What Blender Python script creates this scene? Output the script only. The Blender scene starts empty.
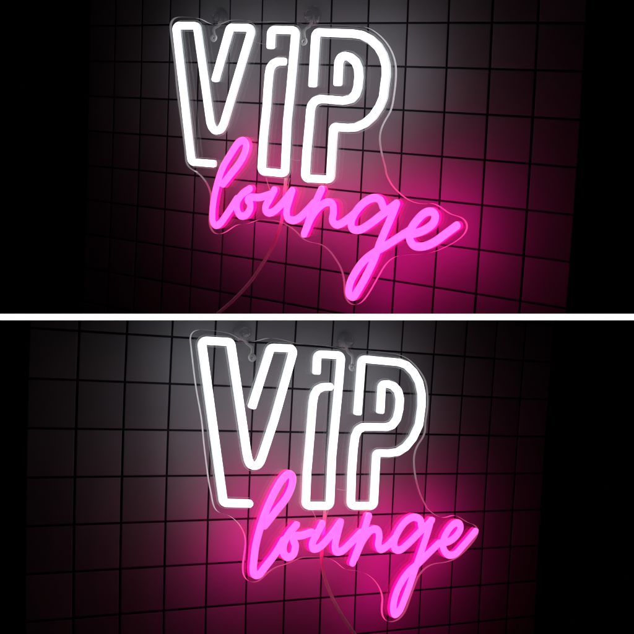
import bpy, bmesh, math, random
from mathutils import Vector, Matrix, noise

random.seed(7)
scene = bpy.context.scene
COL = scene.collection
T = 0.06                 # one wall tile, metres
FPX = 1100.0             # focal length in photo pixels (photo 634 px wide)

# ------------------------------------------------------------------ camera
cam = bpy.data.cameras.new("camera")
cam.sensor_width = 36.0
cam.lens = FPX / 634.0 * 36.0
cam.clip_start = 0.01
cam.clip_end = 50
camo = bpy.data.objects.new("camera", cam)
COL.objects.link(camo)
camo.rotation_euler = (math.radians(90), 0, 0)
scene.camera = camo

# ------------------------------------------------------------------ world / view
w = bpy.data.worlds.new("World")
scene.world = w
w.use_nodes = True
bg = w.node_tree.nodes.get("Background") or w.node_tree.nodes.new("ShaderNodeBackground")
bg.inputs[0].default_value = (0.0, 0.0, 0.0, 1)
bg.inputs[1].default_value = 0.0
scene.view_settings.view_transform = 'Standard'
scene.view_settings.look = 'None'
scene.view_settings.exposure = 0
scene.view_settings.gamma = 1

# ------------------------------------------------------------------ materials
def new_mat(name):
    m = bpy.data.materials.new(name)
    m.use_nodes = True
    nt = m.node_tree
    for n in list(nt.nodes):
        if n.type != 'OUTPUT_MATERIAL':
            nt.nodes.remove(n)
    out = [n for n in nt.nodes if n.type == 'OUTPUT_MATERIAL'][0]
    return m, nt, out

def principled(name, color, rough=0.5, **kw):
    m, nt, out = new_mat(name)
    p = nt.nodes.new("ShaderNodeBsdfPrincipled")
    p.inputs["Base Color"].default_value = (*color, 1)
    p.inputs["Roughness"].default_value = rough
    for k, v in kw.items():
        p.inputs[k.replace("_", " ")].default_value = v
    nt.links.new(p.outputs[0], out.inputs[0])
    return m, nt, p

def emissive(name, color, strength, tint=(0.8, 0.8, 0.8)):
    m, nt, p = principled(name, tint, 0.35)
    p.inputs["Emission Color"].default_value = (*color, 1)
    p.inputs["Emission Strength"].default_value = strength
    return m

def led_face(name, color, lo, hi, tint=(0.8, 0.8, 0.8)):
    """milky silicone lit from inside, a little uneven from one LED to the next"""
    m, nt, p = principled(name, tint, 0.35)
    p.inputs["Emission Color"].default_value = (*color, 1)
    tc = nt.nodes.new("ShaderNodeTexCoord")
    n = nt.nodes.new("ShaderNodeTexNoise"); n.inputs["Scale"].default_value = 95; n.inputs["Detail"].default_value = 2
    mr = nt.nodes.new("ShaderNodeMapRange")
    mr.inputs["From Min"].default_value = 0.3; mr.inputs["From Max"].default_value = 0.7
    mr.inputs["To Min"].default_value = lo; mr.inputs["To Max"].default_value = hi
    nt.links.new(tc.outputs["Object"], n.inputs[0]); nt.links.new(n.outputs[0], mr.inputs[0])
    nt.links.new(mr.outputs[0], p.inputs["Emission Strength"])
    return m

def tile_material():
    m, nt, p = principled("glazed_charcoal_tile", (0.1, 0.1, 0.1), 0.34)
    p.inputs["Specular IOR Level"].default_value = 0.12
    tc = nt.nodes.new("ShaderNodeTexCoord")
    n1 = nt.nodes.new("ShaderNodeTexNoise"); n1.inputs["Scale"].default_value = 9; n1.inputs["Detail"].default_value = 4
    n2 = nt.nodes.new("ShaderNodeTexNoise"); n2.inputs["Scale"].default_value = 38; n2.inputs["Detail"].default_value = 5
    at = nt.nodes.new("ShaderNodeAttribute"); at.attribute_name = "tone"
    nt.links.new(tc.outputs["Object"], n1.inputs[0]); nt.links.new(tc.outputs["Object"], n2.inputs[0])
    add = nt.nodes.new("ShaderNodeMath"); add.operation = 'ADD'
    nt.links.new(n1.outputs[0], add.inputs[0]); nt.links.new(at.outputs["Fac"], add.inputs[1])
    cr = nt.nodes.new("ShaderNodeMapRange")
    cr.inputs["From Min"].default_value = 0.2; cr.inputs["From Max"].default_value = 1.8
    cr.inputs["To Min"].default_value = TILE_LO; cr.inputs["To Max"].default_value = TILE_HI
    nt.links.new(add.outputs[0], cr.inputs[0])
    comb = nt.nodes.new("ShaderNodeCombineColor")
    b = nt.nodes.new("ShaderNodeMath"); b.operation = 'MULTIPLY'; b.inputs[1].default_value = 1.06
    nt.links.new(cr.outputs[0], b.inputs[0])
    nt.links.new(cr.outputs[0], comb.inputs[0]); nt.links.new(cr.outputs[0], comb.inputs[1]); nt.links.new(b.outputs[0], comb.inputs[2])
    nt.links.new(comb.outputs[0], p.inputs["Base Color"])
    rr = nt.nodes.new("ShaderNodeMapRange")
    rr.inputs["From Min"].default_value = 0.3; rr.inputs["From Max"].default_value = 0.7
    rr.inputs["To Min"].default_value = 0.68; rr.inputs["To Max"].default_value = 0.85
    nt.links.new(n2.outputs[0], rr.inputs[0]); nt.links.new(rr.outputs[0], p.inputs["Roughness"])
    bm_ = nt.nodes.new("ShaderNodeBump"); bm_.inputs["Strength"].default_value = 0.12; bm_.inputs["Distance"].default_value = 0.002
    nt.links.new(n1.outputs[0], bm_.inputs["Height"]); nt.links.new(bm_.outputs[0], p.inputs["Normal"])
    return m

TILE_LO, TILE_HI = 0.18, 0.29
M_TILE = tile_material()
M_GROUT = principled("black_grout", (0.0015, 0.0015, 0.0015), 0.9)[0]
M_BLACK = principled("matt_black_blocker", (0.004, 0.004, 0.004), 0.7)[0]
M_BAR = emissive("glowing_white_divider", (1, 1, 1), 1.15)
M_WFACE = led_face("white_neon_face", (0.97, 1.0, 1.0), 1.5, 2.3)
M_WSIDE = emissive("white_neon_side", (0.93, 1.0, 1.04), 0.72)
M_PFACE = led_face("pink_neon_face", (1.0, 0.050, 0.27), 3.7, 4.3, (0.8, 0.3, 0.6))
M_WBACK = emissive("added_white_wall_glow", (0.93, 1.0, 1.05), 2.25)
M_PBACK = emissive("added_pink_wall_glow", (1.0, 0.001, 0.33), 11.5, (0.7, 0.2, 0.4))
M_PSIDE = emissive("pink_neon_side", (1.0, 0.0010, 0.11), 4.2, (0.7, 0.2, 0.4))

def clear_sheet(name, tint=0.97, refl=1.0, wavy=0.0):
    m, nt, out = new_mat(name)
    tr = nt.nodes.new("ShaderNodeBsdfTransparent"); tr.inputs[0].default_value = (tint, tint, tint, 1)
    gl = nt.nodes.new("ShaderNodeBsdfGlossy"); gl.inputs["Roughness"].default_value = 0.05
    fr = nt.nodes.new("ShaderNodeFresnel")
    if wavy:
        tc = nt.nodes.new("ShaderNodeTexCoord"); nz = nt.nodes.new("ShaderNodeTexNoise"); nz.inputs["Scale"].default_value = 160
        bp = nt.nodes.new("ShaderNodeBump"); bp.inputs["Strength"].default_value = wavy; bp.inputs["Distance"].default_value = 0.002
        nt.links.new(tc.outputs["Object"], nz.inputs[0]); nt.links.new(nz.outputs[0], bp.inputs["Height"])
        nt.links.new(bp.outputs[0], gl.inputs["Normal"]); nt.links.new(bp.outputs[0], fr.inputs["Normal"])

    ge = nt.nodes.new("ShaderNodeNewGeometry")     # thin sheet: same reflectance seen from either side
    io = nt.nodes.new("ShaderNodeMapRange"); io.inputs["To Min"].default_value = 1.49; io.inputs["To Max"].default_value = 1 / 1.49
    nt.links.new(ge.outputs["Backfacing"], io.inputs[0]); nt.links.new(io.outputs[0], fr.inputs[0])
    mu = nt.nodes.new("ShaderNodeMath"); mu.operation = 'MULTIPLY'; mu.inputs[1].default_value = refl
    mx = nt.nodes.new("ShaderNodeMixShader")
    nt.links.new(fr.outputs[0], mu.inputs[0]); nt.links.new(mu.outputs[0], mx.inputs[0])
    nt.links.new(tr.outputs[0], mx.inputs[1]); nt.links.new(gl.outputs[0], mx.inputs[2]); nt.links.new(mx.outputs[0], out.inputs[0])
    return m
M_ACRYL = clear_sheet("clear_acrylic", 0.97, 0.45)
M_CUP = clear_sheet("clear_soft_plastic", 0.99, 1.3, 1.0)

def edge_material(name, alpha, color=(0.9, 0.9, 0.9), through=0.5):
    m, nt, out = new_mat(name)
    df = nt.nodes.new("ShaderNodeBsdfDiffuse"); df.inputs[0].default_value = (*color, 1)
    tl = nt.nodes.new("ShaderNodeBsdfTranslucent"); tl.inputs[0].default_value = (*color, 1)
    a = nt.nodes.new("ShaderNodeAddShader")
    tr = nt.nodes.new("ShaderNodeBsdfTransparent")
    mx = nt.nodes.new("ShaderNodeMixShader"); mx.inputs[0].default_value = alpha
    half = nt.nodes.new("ShaderNodeMixShader"); half.inputs[0].default_value = through
    nt.links.new(df.outputs[0], half.inputs[1]); nt.links.new(tl.outputs[0], half.inputs[2])
    nt.links.new(tr.outputs[0], mx.inputs[1]); nt.links.new(half.outputs[0], mx.inputs[2]); nt.links.new(mx.outputs[0], out.inputs[0])
    return m
M_EDGE = edge_material("frosted_acrylic_edge", 0.95, (0.97, 0.97, 0.97), 0.85)
def painted_glow_edge(name, color, strength):
    """edge of the sheet: frosted, with added emission standing in for tube light piped to the edge"""
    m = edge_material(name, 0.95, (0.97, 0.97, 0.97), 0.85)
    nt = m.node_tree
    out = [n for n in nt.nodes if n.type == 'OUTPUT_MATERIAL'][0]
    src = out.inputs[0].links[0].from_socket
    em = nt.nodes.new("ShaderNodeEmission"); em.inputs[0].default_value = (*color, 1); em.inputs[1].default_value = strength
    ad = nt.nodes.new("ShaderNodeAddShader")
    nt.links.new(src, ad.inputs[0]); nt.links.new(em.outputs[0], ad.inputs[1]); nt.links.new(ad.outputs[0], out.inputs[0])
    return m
M_EDGE_W = painted_glow_edge("edge_painted_glow_white", (1.0, 0.95, 1.0), 0.16)
M_EDGE_P = painted_glow_edge("edge_painted_glow_pink", (1.0, 0.16, 0.42), 0.30)
M_RING = edge_material("milky_hook_plastic", 0.95, (0.97, 0.97, 0.97))
M_LINE_WIRE = edge_material("reflection_line_and_wire", 0.55)
M_CABLE = edge_material("milky_clear_cable", 0.9, (0.98, 0.96, 0.98), 0.4)
M_CLEAR = principled("clear_moulded_plastic", (1, 1, 1), 0.06, Transmission_Weight=1.0, IOR=1.45)[0]

# ------------------------------------------------------------------ helpers
def link(name, bm, mats, parent=None, smooth=True):
    me = bpy.data.meshes.new(name)
    bm.normal_update()
    bm.to_mesh(me); bm.free()
    for m in (mats if isinstance(mats, (list, tuple)) else [mats]):
        me.materials.append(m)
    for p in me.polygons:
        p.use_smooth = smooth
    o = bpy.data.objects.new(name, me)
    COL.objects.link(o)
    if parent is not None:
        o.parent = parent
    return o

def thing(name, label, cat, mat, group=None):
    o = bpy.data.objects.new(name, None)
    COL.objects.link(o)
    o.empty_display_size = 0.05
    o.matrix_world = mat
    o["label"] = label; o["category"] = cat
    if group: o["group"] = group
    return o

class Plane:
    """a tiled wall: R, t in the camera frame (x right, y down, z forward), unit = one tile"""
    def __init__(s, R, t, cx, cy):
        s.R = Matrix(R); s.t = Vector(t); s.cx = cx; s.cy = cy
        e1 = s.R.col[0]; e2 = s.R.col[1]
        e1 = Vector(e1).normalized(); e2 = Vector(e2); e2 = (e2 - e1 * e1.dot(e2)).normalized(); e3 = e1.cross(e2)
        s.e = (e1, -e2, -e3)         # right, up, towards the viewer
        c = lambda v: Vector((v[0], v[2], -v[1]))
        X, Y, Z = [c(v) for v in s.e]; O = c(s.t) * T
        s.M = Matrix(((X[0], Y[0], Z[0], O[0]), (X[1], Y[1], Z[1], O[1]), (X[2], Y[2], Z[2], O[2]), (0, 0, 0, 1)))
        s.Mi = s.M.inverted()
    def px(s, u, v, h=0.0):
        """photo pixel -> wall-local metres on the plane h metres off the wall"""
        ray = Vector(((u - 317) / FPX, (v - 317) / FPX, 1))
        n = s.e[2]; t = s.t + n * (h / T)
        q = ray * (n.dot(t) / n.dot(ray)) - s.t
        return Vector((q.dot(s.e[0]) * T, q.dot(s.e[1]) * T))
    def node(s, i, j):
        i_, j_ = min(max(i, -2), 12), min(max(j, -1), 8)
        f = lambda c: c[0] + c[1]*i_ + c[2]*j_ + c[3]*i_*i_ + c[4]*i_*j_ + c[5]*j_*j_
        return Vector(((f(s.cx) + (i - i_)) * T, -(f(s.cy) + (j - j_)) * T))

TOP = Plane([[0.807347, -0.044812, 0.588374], [0.148606, 0.980415, -0.129241], [-0.571059, 0.191778, 0.798194]],
            [-3.69989, -7.63322, 27.90202],
            [-0.03419, 0.99494, -0.00135, 0.00198, 0.00336, -0.00227], [0.21374, -0.00655, 0.92398, 0.00054, 0.00054, 0.00329])
BOT = Plane([[0.853491, -0.049856, -0.518717], [0.066886, 0.99766, 0.014164], [0.516797, -0.046784, 0.854829]],
            [-4.81033, 0.27693, 22.99584],
            [-0.16751, 1.05561, 0.02248, -0.00302, -0.00599, 0.00291], [0.02402, 0.00084, 1.03025, 0.00027, -0.00125, -0.00662])

# ------------------------------------------------------------------ added glowing divider between the two walls, not a lamp
D_BAR = 21.3 * T
H_BAR = 6.3 * D_BAR / FPX
BAR_Z = 0.0005 * 0
def box(bm, x0, x1, y0, y1, z0, z1, mi=0):
    vs = [bm.verts.new((x, y, z)) for x in (x0, x1) for y in (y0, y1) for z in (z0, z1)]
    for f in ((0, 1, 3, 2), (4, 6, 7, 5), (0, 4, 5, 1), (2, 3, 7, 6), (0, 2, 6, 4), (1, 5, 7, 3)):
        fc = bm.faces.new([vs[k] for k in f]); fc.material_index = mi
    bmesh.ops.recalc_face_normals(bm, faces=bm.faces)

bar = thing("glowing_divider", "made-up glowing white divider running straight across between the upper and the lower tiled wall", "divider",
            Matrix.Translation((0, D_BAR, 0)))
bm = bmesh.new(); box(bm, -0.75, 0.75, 0.0006, 13.5 * T, -H_BAR / 2, H_BAR / 2)  # deep black partition added to block light between the two walls
link("light_blocker", bm, M_BLACK, bar, False)
bm = bmesh.new(); box(bm, -0.75, 0.75, 0, 0.0005, -H_BAR / 2, H_BAR / 2)  # plain white dividing band, given emission so it reads white
link("glow_face", bm, M_BAR, bar, False)

# ------------------------------------------------------------------ tiled walls
def build_wall(P, name, label, i0, i1, j0, j1, keep_up):
    root = thing(name, label, "wall", P.M)
    n_w = P.Mi.to_3x3() @ Vector((0, 0, 1))
    off = (H_BAR / 2 - 0.0004) * (1 if keep_up else -1)
    co = P.Mi @ Vector((0, 0, off))
    bm = bmesh.new()
    tone = bm.faces.layers.float.new("tone")
    N = 6
    for i in range(i0, i1):
        for j in range(j0, j1):
            c = [P.node(i, j), P.node(i + 1, j), P.node(i + 1, j + 1), P.node(i, j + 1)]
            g = 0.0014 / T
            tx, ty = random.gauss(0, 0.0045), random.gauss(0, 0.0045)
            dz = random.gauss(0, 0.00015)
            tn = random.random()
            cen = sum(c, Vector((0, 0))) / 4
            grid = []
            stops = [0.0, 0.007, 0.02, 0.5, 0.98, 0.993, 1.0]
            for a in range(N + 1):
                row = []
                for b in range(N + 1):
                    fu = g + (1 - 2 * g) * stops[a]; fv = g + (1 - 2 * g) * stops[b]
                    p = (c[0] * (1 - fu) + c[1] * fu) * (1 - fv) + (c[3] * (1 - fu) + c[2] * fu) * fv
                    e = min(a, N - a, b, N - b)
                    z = (-0.0002, -0.00003, 0.0, 0.0)[e] + dz + (p - cen).x * tx + (p - cen).y * ty
                    row.append(bm.verts.new((p.x, p.y, z)))
                grid.append(row)
            for a in range(N):
                for b in range(N):
                    f = bm.faces.new((grid[a][b], grid[a][b + 1], grid[a + 1][b + 1], grid[a + 1][b]))
                    f[tone] = tn
    bmesh.ops.bisect_plane(bm, geom=bm.verts[:] + bm.edges[:] + bm.faces[:], plane_co=co, plane_no=n_w,
                           clear_inner=keep_up, clear_outer=not keep_up)
    link("tile_facing", bm, M_TILE, root)
    bm = bmesh.new()
    p = [P.node(i0, j0), P.node(i1, j0), P.node(i1, j1), P.node(i0, j1)]
    front = [bm.verts.new((q.x, q.y, -0.0014)) for q in p]
    back = [bm.verts.new((q.x, q.y, -0.020)) for q in p]
    bm.faces.new(front); bm.faces.new(back[::-1])
    for k in range(4):
        bm.faces.new((front[k], back[k], back[(k + 1) % 4], front[(k + 1) % 4]))
    bmesh.ops.bisect_plane(bm, geom=bm.verts[:] + bm.edges[:] + bm.faces[:], plane_co=co, plane_no=n_w,
                           clear_inner=keep_up, clear_outer=not keep_up)
    bmesh.ops.recalc_face_normals(bm, faces=bm.faces)
    link("grout_bed", bm, M_GROUT, root, False)

build_wall(TOP, "tiled_wall", "dark square-tiled wall behind the upper sign, above the white bar", -3, 11, -2, 11, True)
build_wall(BOT, "tiled_wall", "dark square-tiled wall behind the lower sign, below the white bar", -1, 13, -2, 9, False)

# ------------------------------------------------------------------ curves
S634 = 6.34
def cr(o, *pts, s=S634):
    """crop coordinates -> photo pixels"""
    return [(o[0] + x / s, o[1] + y / s) for x, y in pts]

def fillet(pts, r, step):
    out = [pts[0]]
    for k in range(1, len(pts) - 1):
        a, b, c = pts[k - 1], pts[k], pts[k + 1]
        u, v = (a - b), (c - b)
        lu, lv = u.length, v.length
        u.normalize(); v.normalize()
        ang = math.acos(max(-1, min(1, u.dot(v))))
        if ang > math.radians(172):
            out.append(b); continue
        d = min(r / math.tan(ang / 2), lu * 0.49, lv * 0.49)
        rr = d * math.tan(ang / 2)
        bis = (u + v).normalized()
        ctr = b + bis * (rr / math.sin(ang / 2))
        p0, p1 = b + u * d - ctr, b + v * d - ctr
        a0 = math.atan2(p0.y, p0.x); da = (math.atan2(p1.y, p1.x) - a0 + math.pi) % (2 * math.pi) - math.pi
        n = 10
        for q in range(n + 1):
            t = a0 + da * q / n
            out.append(ctr + Vector((math.cos(t), math.sin(t))) * rr)
    out.append(pts[-1])
    return out

def catmull(pts, n=10):
    P = [pts[0] * 2 - pts[1]] + pts + [pts[-1] * 2 - pts[-2]]
    out = []
    for k in range(1, len(P) - 2):
        p0, p1, p2, p3 = P[k - 1:k + 3]
        t0 = 0.0; t1 = t0 + max((p1 - p0).length, 1e-6) ** .5; t2 = t1 + max((p2 - p1).length, 1e-6) ** .5; t3 = t2 + max((p3 - p2).length, 1e-6) ** .5
        for q in range(n):
            t = t1 + (t2 - t1) * q / n
            A1 = p0 * ((t1 - t) / (t1 - t0)) + p1 * ((t - t0) / (t1 - t0))
            A2 = p1 * ((t2 - t) / (t2 - t1)) + p2 * ((t - t1) / (t2 - t1))
            A3 = p2 * ((t3 - t) / (t3 - t2)) + p3 * ((t - t2) / (t3 - t2))
            B1 = A1 * ((t2 - t) / (t2 - t0)) + A2 * ((t - t0) / (t2 - t0))
            B2 = A2 * ((t3 - t) / (t3 - t1)) + A3 * ((t - t1) / (t3 - t1))
            out.append(B1 * ((t2 - t) / (t2 - t1)) + B2 * ((t - t1) / (t2 - t1)))
    out.append(pts[-1])
    return out

def resample(pts, step):
    L = [0]
    for a, b in zip(pts, pts[1:]): L.append(L[-1] + (b - a).length)
    n = max(2, int(L[-1] / step)); out = []; k = 0
    for q in range(n + 1):
        d = L[-1] * q / n
        while k < len(L) - 2 and L[k + 1] < d: k += 1
        seg = L[k + 1] - L[k]
        f = 0 if seg < 1e-9 else (d - L[k]) / seg
        out.append(pts[k].lerp(pts[k + 1], min(1, max(0, f))))
    return out

def normals(pts):
    out = []
    for k in range(len(pts)):
        t = pts[min(k + 1, len(pts) - 1)] - pts[max(k - 1, 0)]
        t = t.normalized() if t.length > 1e-9 else Vector((1, 0))
        out.append((t, Vector((-t.y, t.x))))
    return out

def sweep(bm, pts, prof, cap_r, z0, closed_prof=True, flat=False):
    """sweep profile [(s, z, material)] along pts with rounded ends"""
    nn = normals(pts)
    secs = []
    steps = 6
    if cap_r > 0:
        for q in range(steps, 0, -1):
            a = math.pi / 2 * q / steps
            secs.append((pts[0] - nn[0][0] * cap_r * math.sin(a), nn[0][1], max(0.02, math.cos(a)) if not flat else max(0.55, math.cos(a)) ))
    for p, (t, n) in zip(pts, nn): secs.append((p, n, 1.0))
    if cap_r > 0:
        for q in range(1, steps + 1):
            a = math.pi / 2 * q / steps
            secs.append((pts[-1] + nn[-1][0] * cap_r * math.sin(a), nn[-1][1], max(0.02, math.cos(a)) if not flat else max(0.55, math.cos(a))))
    rings = []
    zb = min(z for _, z, *_ in prof)
    for c, n, k in secs:
        rings.append([bm.verts.new((c.x + n.x * s * k, c.y + n.y * s * k, z0 + z)) for s, z, *_ in prof])
    m = len(prof)
    rng = m if closed_prof else m - 1
    for a, b in zip(rings, rings[1:]):
        for q in range(rng):
            bm.faces.new((a[q], a[(q + 1) % m], b[(q + 1) % m], b[q]))
    if closed_prof:
        bm.faces.new(rings[0][::-1]); bm.faces.new(rings[-1])
    else:
        for r, rev in ((rings[0], True), (rings[-1], False)):
            try: bm.faces.new(r[::-1] if rev else r)
            except Exception: pass

# ------------------------------------------------------------------ sign measurements (photo pixel traces of each sign)
Z_BACK = 0.054           # back of the acrylic sheet above the wall
Z_ACR = 0.0585           # front of the acrylic sheet
TW = 0.0052              # tube half width
Z_SIDE = 0.0045          # height of the coloured side wall
Z_TOP = 0.0095           # height of the tube

A=(160,10); B=(160,80); C=(240,10); D=(240,90); E_=(300,10); F=(290,90)
H=(190,130); I_=(260,160); J=(330,160); K=(330,215); L_=(380,170); G=(190,150)
top_v = cr(B,(334,531),(192,520)) + cr(A,(92,98),(226,99)) + cr(B,(311,270),(322,300),(337,318),(352,323),(372,316),(385,300),(397,275)) + cr(A,(578,112),(436,110),(343,442))
top_i = cr(C,(187,235),(190,125),(346,127)) + cr(D,(313,0),(292,200),(277,530),(128,516),(141,300),(162,100),(168,0)) + cr(C,(176,410),(184,365),(202,340),(232,326),(272,326))
top_p = cr(E_,(73,478),(93,140),(330,149),(385,158),(440,186),(488,230),(520,285),(538,350),(540,410),(530,480)) + cr(F,(585,45),(560,105),(520,165),(470,210),(410,237),(360,240),(305,236),(269,232),(249,568),(88,560),(98,400),(117,200),(122,130),(130,95),(152,68),(188,56),(330,68)) + cr(E_,(318,563),(345,533),(359,490),(366,425),(363,370),(345,327),(310,298),(280,290),(252,299),(238,330),(232,470))
top_l = cr(H,(212,342),(260,280),(318,205),(352,135),(358,90),(341,68),(312,78),(265,145),(212,235),(178,330),(155,430),(145,520),(148,582),(165,604),(193,592),(235,535),(278,470),(300,435))
top_o = cr(H,(382,372),(335,405),(303,455),(302,508),(323,543),(355,540),(383,500),(384,465),(368,445),(385,428),(440,428),(512,408))
top_u = cr(I_,(91,190),(60,250),(36,295),(38,325),(58,336),(95,320),(145,270),(205,195)) 
top_u2 = cr(I_,(205,195),(185,260),(170,320),(175,365),(205,383),(245,370),(290,330),(345,270))
top_n = cr(I_,(392,186),(350,280),(282,468))
top_n2 = cr(I_,(290,450),(330,360),(380,295),(430,268),(462,280),(468,330),(462,385),(485,410),(520,400),(570,365),(600,340))
top_g = cr(J,(340,298),(322,255),(285,240),(225,265),(165,330),(137,395),(145,435),(185,443),(255,405),(345,335),(425,275))
top_g2 = cr(J,(422,275),(385,370),(345,460)) + cr(K,(312,190),(285,270),(235,375),(185,465),(145,520),(122,505),(125,440),(160,365),(215,290),(285,235),(345,200),(430,145),(505,98))
top_e = cr(L_,(150,405),(215,403),(290,375),(342,330),(350,285),(325,264),(285,272),(230,325),(193,385),(190,440),(215,478),(265,486),(335,462),(420,402),(488,352))
top_out = (cr(A,(60,105),(66,68),(95,46),(150,44),(225,50),(262,60),(300,82),(345,93),(385,86),(430,66),(480,62),(560,68)) +
  cr(C,(60,72),(130,76),(220,72),(320,78),(370,86),(430,96),(500,92),(560,92)) + cr(E_,(300,100),(420,110),(505,165),(570,250),(600,340),(602,430),(590,540)) +
  cr(F,(634,130),(590,205),(566,270),(565,340),(580,420),(605,520)) + cr(J,(345,70),(380,150),(440,215),(500,258),(560,277),(620,278)) +
  cr(L_,(275,217),(330,211),(380,236),(440,280),(520,305),(550,350),(535,400),(480,450),(400,493),(345,517),(250,535),(150,540)) + cr(K,(400,268),(350,310),(300,392),(250,480),(200,550),(150,573),(110,555),(88,500),(85,420),(65,340),(30,280)) +
  cr(I_,(430,570),(380,535),(300,518),(260,495),(220,450),(150,405),(100,387),(30,380)) + cr(G,(430,442),(370,465),(290,475),(230,515),(180,535),(140,522),(118,470),(122,380),(128,290),(105,220),(60,160),(10,124)) +
  cr(B,(240,590),(185,560),(162,530),(155,450),(130,260),(103,60)) + cr(A,(90,350)))

a=(185,325); b=(200,420); c=(290,340); d=(290,425); e=(340,340); f=(335,425)
g1=(210,460); k=(230,500); m_=(300,500); g2=(360,490); i_=(350,534); h=(390,480); j_=(290,534)
bot_v = cr(b,(322,532),(155,527)) + cr(a,(110,98),(296,108)) + cr(b,(273,0),(303,205),(313,255),(326,284),(350,293),(375,285),(392,260),(412,202),(478,0)) + [(295.3,348.6)] + cr(a,(550,143),(432,520))
bot_i = cr(c,(175,208),(180,90),(332,97),(315,300)) + cr(d,(292,0),(273,200),(260,514),(106,514),(115,300),(132,100)) + cr(c,(136,590),(151,400),(160,350),(180,315),(215,298),(262,297))
bot_p = cr(e,(118,466),(144,120),(380,142),(430,160),(475,205),(508,265),(524,340),(524,420),(508,539)) + cr(f,(500,85),(455,140),(405,172),(350,180),(300,179),(269,180),(252,514),(107,514),(113,300),(124,150),(134,75),(152,33),(186,12)) + cr(e,(300,553),(338,541),(368,500),(382,440),(387,375),(376,325),(347,292),(310,279),(272,281),(262,456))
bot_l = cr(g1,(345,415),(420,320),(485,235),(518,155),(520,105),(497,88),(455,125),(400,220),(345,345),(305,470),(285,560)) + cr(k,(150,375),(145,435),(152,468),(178,474),(228,415),(295,325),(335,255))
bot_o = cr(k,(418,158),(372,212),(338,280),(338,335),(365,362),(398,345),(412,290),(400,250),(410,230),(450,225),(515,205))
bot_u = cr(m_,(140,150),(105,220),(78,275),(84,308),(118,303),(190,230),(256,140))
bot_u2 = cr(m_,(256,140),(236,220),(222,285),(228,325),(260,325),(325,268),(385,205))
bot_n = cr(m_,(434,102),(390,240),(332,398))
bot_n2 = cr(m_,(345,370),(400,250),(455,188),(490,190),(500,230),(494,285),(510,312),(545,295),(600,240))
bot_g = cr(g2,(385,228),(380,190),(342,172),(292,195),(242,260),(215,325),(218,370),(248,380),(300,342),(372,270),(452,192))
bot_g2 = cr(g2,(450,192),(428,270),(395,370),(360,470)) + cr(i_,(400,260),(352,395),(312,488),(285,510),(274,480),(286,395),(328,300),(380,232),(430,190),(500,120)) + cr(h,(310,400))
bot_e = cr(h,(310,402),(375,388),(422,350),(446,305),(438,276),(408,276),(362,328),(335,390),(340,440),(370,474),(410,470),(460,420),(540,326))
bot_out = (cr(a,(40,110),(36,72),(52,42),(82,30),(150,33),(230,42),(300,58),(350,90),(400,106),(450,104),(530,83),(600,88)) + cr(c,(70,27),(120,27),(200,34),(265,42)) + cr(c,(350,57),(400,62)) +
  cr(e,(160,66),(280,78),(380,94),(440,122),(500,182),(545,255),(560,340),(560,430),(545,540)) + cr(f,(580,30),(560,85),(528,130),(508,190),(507,260),(520,350),(550,450),(590,530)) +
  cr(h,(230,170),(280,215),(330,240),(370,236),(412,223),(455,243),(500,272),(545,287),(563,315),(558,350),(490,440),(420,500),(360,522),(270,537),(215,572),(180,622)) +
  cr(i_,(440,262),(395,380),(350,500),(310,545),(255,560),(220,540),(206,490),(212,400),(180,320),(120,260),(60,237),(10,230)) +
  cr(j_,(350,225),(300,180),(240,152),(190,148),(70,150)) + cr(k,(450,366),(370,405),(290,430),(230,475),(190,515),(150,525),(100,500),(85,440),(95,350),(104,250),(80,180),(40,130)) +
  cr(g1,(120,350),(50,330),(27,290),(10,200)) + cr(b,(62,400),(30,155)) + cr(a,(110,600),(72,380)))

def closed_smooth(pts, n=6):
    N = len(pts); out = []
    for q in range(N):
        seg = [pts[(q + k) % N] for k in (-1, 0, 1, 2)]
        out += catmull(seg, n)[n:2 * n]
    return out

def build_acrylic(P, outline, parent, vip, script):
    pts = [P.px(u, v, Z_ACR) for u, v in outline]
    pts = closed_smooth(pts, 5)
    pts = resample(pts + [pts[0]], 0.0022)[:-1]
    for _ in range(8):                        # laser-cut edge: even out the small kinks of the trace
        pts = [(pts[q - 1] + pts[q] * 2 + pts[(q + 1) % len(pts)]) / 4 for q in range(len(pts))]
    area = sum(p.x * q.y - q.x * p.y for p, q in zip(pts, pts[1:] + pts[:1]))
    if area < 0: pts.reverse()
    bm = bmesh.new()
    fr = [bm.verts.new((p.x, p.y, Z_ACR)) for p in pts]
    bk = [bm.verts.new((p.x, p.y, Z_BACK)) for p in pts]
    edges = []
    for ring in (fr, bk):
        edges.append([bm.edges.new((ring[q], ring[(q + 1) % len(ring)])) for q in range(len(ring))])
    for eg in edges:
        bmesh.ops.triangle_fill(bm, use_beauty=True, edges=eg)
    for fc in bm.faces: fc.material_index = 0
    N = len(pts)
    wp = [w_ for st in vip for s_ in st for w_ in resample([P.px(u, v, Z_ACR) for u, v in s_], 0.008)]
    pp = [w_ for st in script for s_ in st for w_ in resample([P.px(u, v, Z_ACR) for u, v in s_], 0.008)]
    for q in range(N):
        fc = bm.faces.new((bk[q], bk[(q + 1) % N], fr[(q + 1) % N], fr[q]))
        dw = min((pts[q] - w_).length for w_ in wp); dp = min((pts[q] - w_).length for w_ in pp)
        fc.material_index = 1 if dw < dp else 2  # painted edge glow takes the colour of the nearer letters
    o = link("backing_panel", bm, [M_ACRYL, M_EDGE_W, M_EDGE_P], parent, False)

def tube_profile(Z_SIDE, Z_TOP):
    prof = []
    n = 8
    for q in range(n + 1):                      # rounded face, from +s to -s
        t = math.pi * q / n
        prof.append((TW * math.copysign(abs(math.cos(t)) ** 0.75, math.cos(t)), Z_SIDE + (Z_TOP - Z_SIDE) * math.sin(t) ** 0.8))
    return prof

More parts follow.
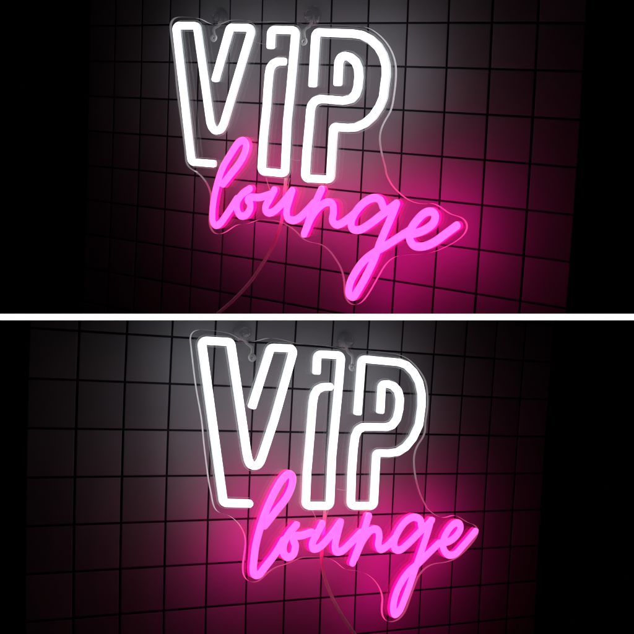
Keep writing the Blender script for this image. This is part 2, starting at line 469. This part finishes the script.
def back_strip(P, pts, z):
    bm = bmesh.new()
    hw = TW * 0.8
    rows = [(bm.verts.new((p.x + n.x * hw, p.y + n.y * hw, z)), bm.verts.new((p.x - n.x * hw, p.y - n.y * hw, z))) for p, (t, n) in zip(pts, normals(pts))]
    for x, y in zip(rows, rows[1:]):
        bm.faces.new((x[0], x[1], y[1], y[0]))
    return bm

def build_letter(P, parent, strokes, mode, label, seq):
    face_m, side_m = (M_WFACE, M_WSIDE) if mode == 'white' else (M_PFACE, M_PSIDE)
    bf, bs, bc = bmesh.new(), bmesh.new(), bmesh.new()
    backs = []
    zs = Z_SIDE if mode == 'white' else 0.0068
    zt = Z_ACR + (Z_TOP + Z_SIDE) / 2
    for st in strokes:
        dz = 0.00022 * (seq[0] % 5); seq[0] += 1
        pts = [P.px(u, v, zt) for u, v in st]
        if mode == 'white':
            pts = fillet(pts, TW * 1.12, 0.001)
            pts = resample(pts, 0.0011)
        else:
            pts = resample(catmull(pts, 12), 0.0011)
        backs.append(back_strip(P, pts, Z_ACR + 0.0003 + dz * 0.1))
        cap = TW * (0.45 if mode == 'white' else 0.95)
        prof = [(s, z + dz) for s, z in tube_profile(zs, Z_TOP)]
        sweep(bf, pts, prof, cap, Z_ACR, closed_prof=False, flat=(mode == 'white'))
        w_ = TW * 0.96
        sweep(bs, pts, [(-w_, 0.0004), (-w_, zs + dz), (w_, zs + dz), (w_, 0.0004)][::-1], cap * 0.97, Z_ACR, flat=(mode == 'white'))
        fl = TW + 0.0022
        sweep(bc, pts, [(-fl, 0.0002), (-fl, 0.0014), (-fl + 0.0006, 0.0014), (-fl + 0.0006, 0.0002)][::-1], 0, Z_ACR + dz * 0.1)
        sweep(bc, pts, [(fl - 0.0006, 0.0002), (fl - 0.0006, 0.0014), (fl, 0.0014), (fl, 0.0002)][::-1], 0, Z_ACR + dz * 0.1)
    o = link("letter", bf, face_m, parent)
    o["label"] = label
    link("side_wall", bs, side_m, o, False)
    bb = bmesh.new()
    for b_ in backs:
        me = bpy.data.meshes.new("tmp"); b_.to_mesh(me); b_.free(); bb.from_mesh(me); bpy.data.meshes.remove(me)
    link("wall_glow_strip", bb, M_WBACK if mode == 'white' else M_PBACK, o, False)  # unseen glowing strip added behind each tube to brighten the wall
    if mode == 'white':
        link("reflection_line", bc, M_LINE_WIRE, o, False)  # thin rails added in place of the tube's reflection in the sheet
    else:
        bc.free()
    return o

def tube3(bm, pts, r, n=8):
    """round tube through 3D points"""
    rings = []
    for q, p in enumerate(pts):
        t = (pts[min(q + 1, len(pts) - 1)] - pts[max(q - 1, 0)]).normalized()
        u = t.orthogonal().normalized() if q == 0 else (u - t * u.dot(t)).normalized()
        v = t.cross(u)
        rings.append([bm.verts.new(p + (u * math.cos(x) + v * math.sin(x)) * r) for x in [2 * math.pi * s / n for s in range(n)]])
    for x, y in zip(rings, rings[1:]):
        for s in range(n):
            bm.faces.new((x[s], x[(s + 1) % n], y[(s + 1) % n], y[s]))
    bm.faces.new(rings[0][::-1]); bm.faces.new(rings[-1])

def path3(P, items, n=10):
    """items: (u, v, h) -> smooth 3D path in wall-local space"""
    pts = [P.px(u, v, h).to_3d() + Vector((0, 0, h)) for u, v, h in items]
    return catmull(pts, n)

def build_sign(P, label, vip, script, outline, cable, wires, zoff):
    root = thing("neon_sign", label, "neon sign", P.M, "neon signs reading VIP lounge")
    build_acrylic(P, outline, root, vip, script)
    seq = [0]
    for ch, s in zip("VIP", vip): build_letter(P, root, s, 'white', "white neon capital letter %s" % ch, seq)
    for ch, s in zip(("l", "o", "u", "n", "g", "e"), script): build_letter(P, root, s, 'pink', "pink neon handwritten letter %s" % ch, seq)
    bm = bmesh.new(); tube3(bm, path3(P, cable), 0.0024, 12)
    link("power_cable", bm, M_CABLE, root)
    for wr in wires:
        bm = bmesh.new(); tube3(bm, path3(P, [(u, v, Z_ACR + 0.0012) for u, v in wr], 5), 0.0006, 6)
        link("connecting_wire", bm, M_LINE_WIRE, root)
    return root

zc = Z_BACK - 0.003
top_cable = [(286,178,zc),(284,200,zc),(281.5,222,zc)] + [(u, v, hh) for (u, v), hh in zip(cr((200,240),(600,0),(520,150),(400,330),(250,490),(150,575),(135,590),s=7.925), (0.062,0.076,0.090,0.104,0.112,0.113))]
bot_cable = [(325,508,zc),(323,540,zc)] + [(u, v, hh) for (u, v), hh in zip(cr(j_,(200,150),(215,260),(262,390),(325,510),(400,622),(470,720)), (0.060,0.072,0.086,0.100,0.110,0.114))]
build_sign(TOP, "white and pink VIP lounge neon sign above the white bar, cord curving down left", 
           [[top_v], [top_i], [top_p]], [[top_l], [top_o], [top_u, top_u2], [top_n, top_n2], [top_g, top_g2], [top_e]], top_out, top_cable,
           [[(250,40.5),(256,42),(264,44),(270,43)], [(287,159),(291,159.5),(300,160.5)], [(266,178),(268.5,186),(270,190)], [(290,178),(288,186),(286,192)]], 0)
build_sign(BOT, "white and pink VIP lounge neon sign below the white bar, cord curving down right", 
           [[bot_v], [bot_i], [bot_p]], [[bot_l], [bot_o], [bot_u, bot_u2], [bot_n, bot_n2], [bot_g, bot_g2], [bot_e]], bot_out, bot_cable,
           [[(337,489),(342,490),(350,491)], [(312,510),(315,516),(316,522)], [(329,508),(327,514),(326,520)]], 0)

# ------------------------------------------------------------------ suction hooks
def build_hook(P, label, cup_px, ring_px, rr):
    p = P.px(*cup_px, 0.003)
    root = thing("suction_hook", label, "hook", P.M @ Matrix.Translation((p.x, p.y, 0.0006)), "clear suction hooks holding the signs")
    bm = bmesh.new()
    prof = [(0.0143, 0.0), (0.0146, 0.0006), (0.0134, 0.0013), (0.0110, 0.0030), (0.0085, 0.0052), (0.0062, 0.0070), (0.0058, 0.0095), (0.0066, 0.0100), (0.0066, 0.0125), (0.0050, 0.0136), (0.0, 0.0138)]
    n = 40; rings = []
    for r, z in prof[:-1]:
        rings.append([bm.verts.new((r * math.cos(x) * (1 + 0.015 * math.sin(5 * x)), r * math.sin(x), z)) for x in [2 * math.pi * s / n for s in range(n)]])
    for x, y in zip(rings, rings[1:]):
        for s in range(n): bm.faces.new((x[s], x[(s + 1) % n], y[(s + 1) % n], y[s]))
    bm.faces.new(rings[-1])
    inner = [bm.verts.new((r * math.cos(x), r * math.sin(x), z)) for r, z in ((0.0125, 0.0003), ) for x in [2 * math.pi * s / n for s in range(n)]]
    for s in range(n): bm.faces.new((rings[0][(s + 1) % n], rings[0][s], inner[s], inner[(s + 1) % n]))
    top = bm.verts.new((0, 0, 0.0032))
    for s in range(n): bm.faces.new((inner[(s + 1) % n], inner[s], top))
    bmesh.ops.recalc_face_normals(bm, faces=bm.faces)
    link("suction_cup", bm, M_CUP, root)
    # strap collar
    bm = bmesh.new()
    pts = [Vector((0.0075 * math.cos(x), 0.0075 * math.sin(x), 0.0085)) for x in [2 * math.pi * s / 24 for s in range(25)]]
    tube3(bm, pts, 0.0011, 8); link("collar", bm, M_CUP, root)
    # hook arm, from the collar out over the sheet and down to a curled ring
    zr = Z_ACR + 0.0125
    q = P.px(*ring_px, zr) - p
    arm = [Vector((q.x * 0.1, -0.0070, 0.0085)), Vector((q.x * 0.25, -0.0095, 0.016)), Vector((q.x * 0.55, q.y * 0.42, 0.036)), Vector((q.x * 0.9, q.y * 0.66, zr - 0.004)), Vector((q.x + 0.0002, q.y + rr * 0.95, zr))]
    bm = bmesh.new(); tube3(bm, catmull(arm, 8), 0.0019, 10); link("hook_arm", bm, M_RING, root)
    bm = bmesh.new()
    pts = [Vector((q.x + rr * math.sin(x), q.y + rr * math.cos(x), zr + 0.0015 * math.sin(x / 2))) for x in [2 * math.pi * s / 28 for s in range(27)]]
    tube3(bm, pts, 0.0018, 10); link("hook_ring", bm, M_RING, root)

build_hook(TOP, "clear suction hook above the V of the upper sign", (219.5, 18.0), (214.6, 38.0), 0.0037)
build_hook(TOP, "clear suction hook between the I and the P of the upper sign", (312.0, 16.0), (304.5, 41.5), 0.0037)
build_hook(BOT, "clear suction hook above the V of the lower sign", (243.0, 333.0), (251.5, 357.5), 0.0037)
build_hook(BOT, "clear suction hook between the I and the P of the lower sign", (346.5, 341.0), (351.5, 367.5), 0.0034)

# ------------------------------------------------------------------ render settings
scene.render.engine = 'CYCLES'
cy = scene.cycles
cy.max_bounces = 10
cy.transparent_max_bounces = 24
cy.caustics_reflective = False
cy.caustics_refractive = False
cy.sample_clamp_indirect = 4
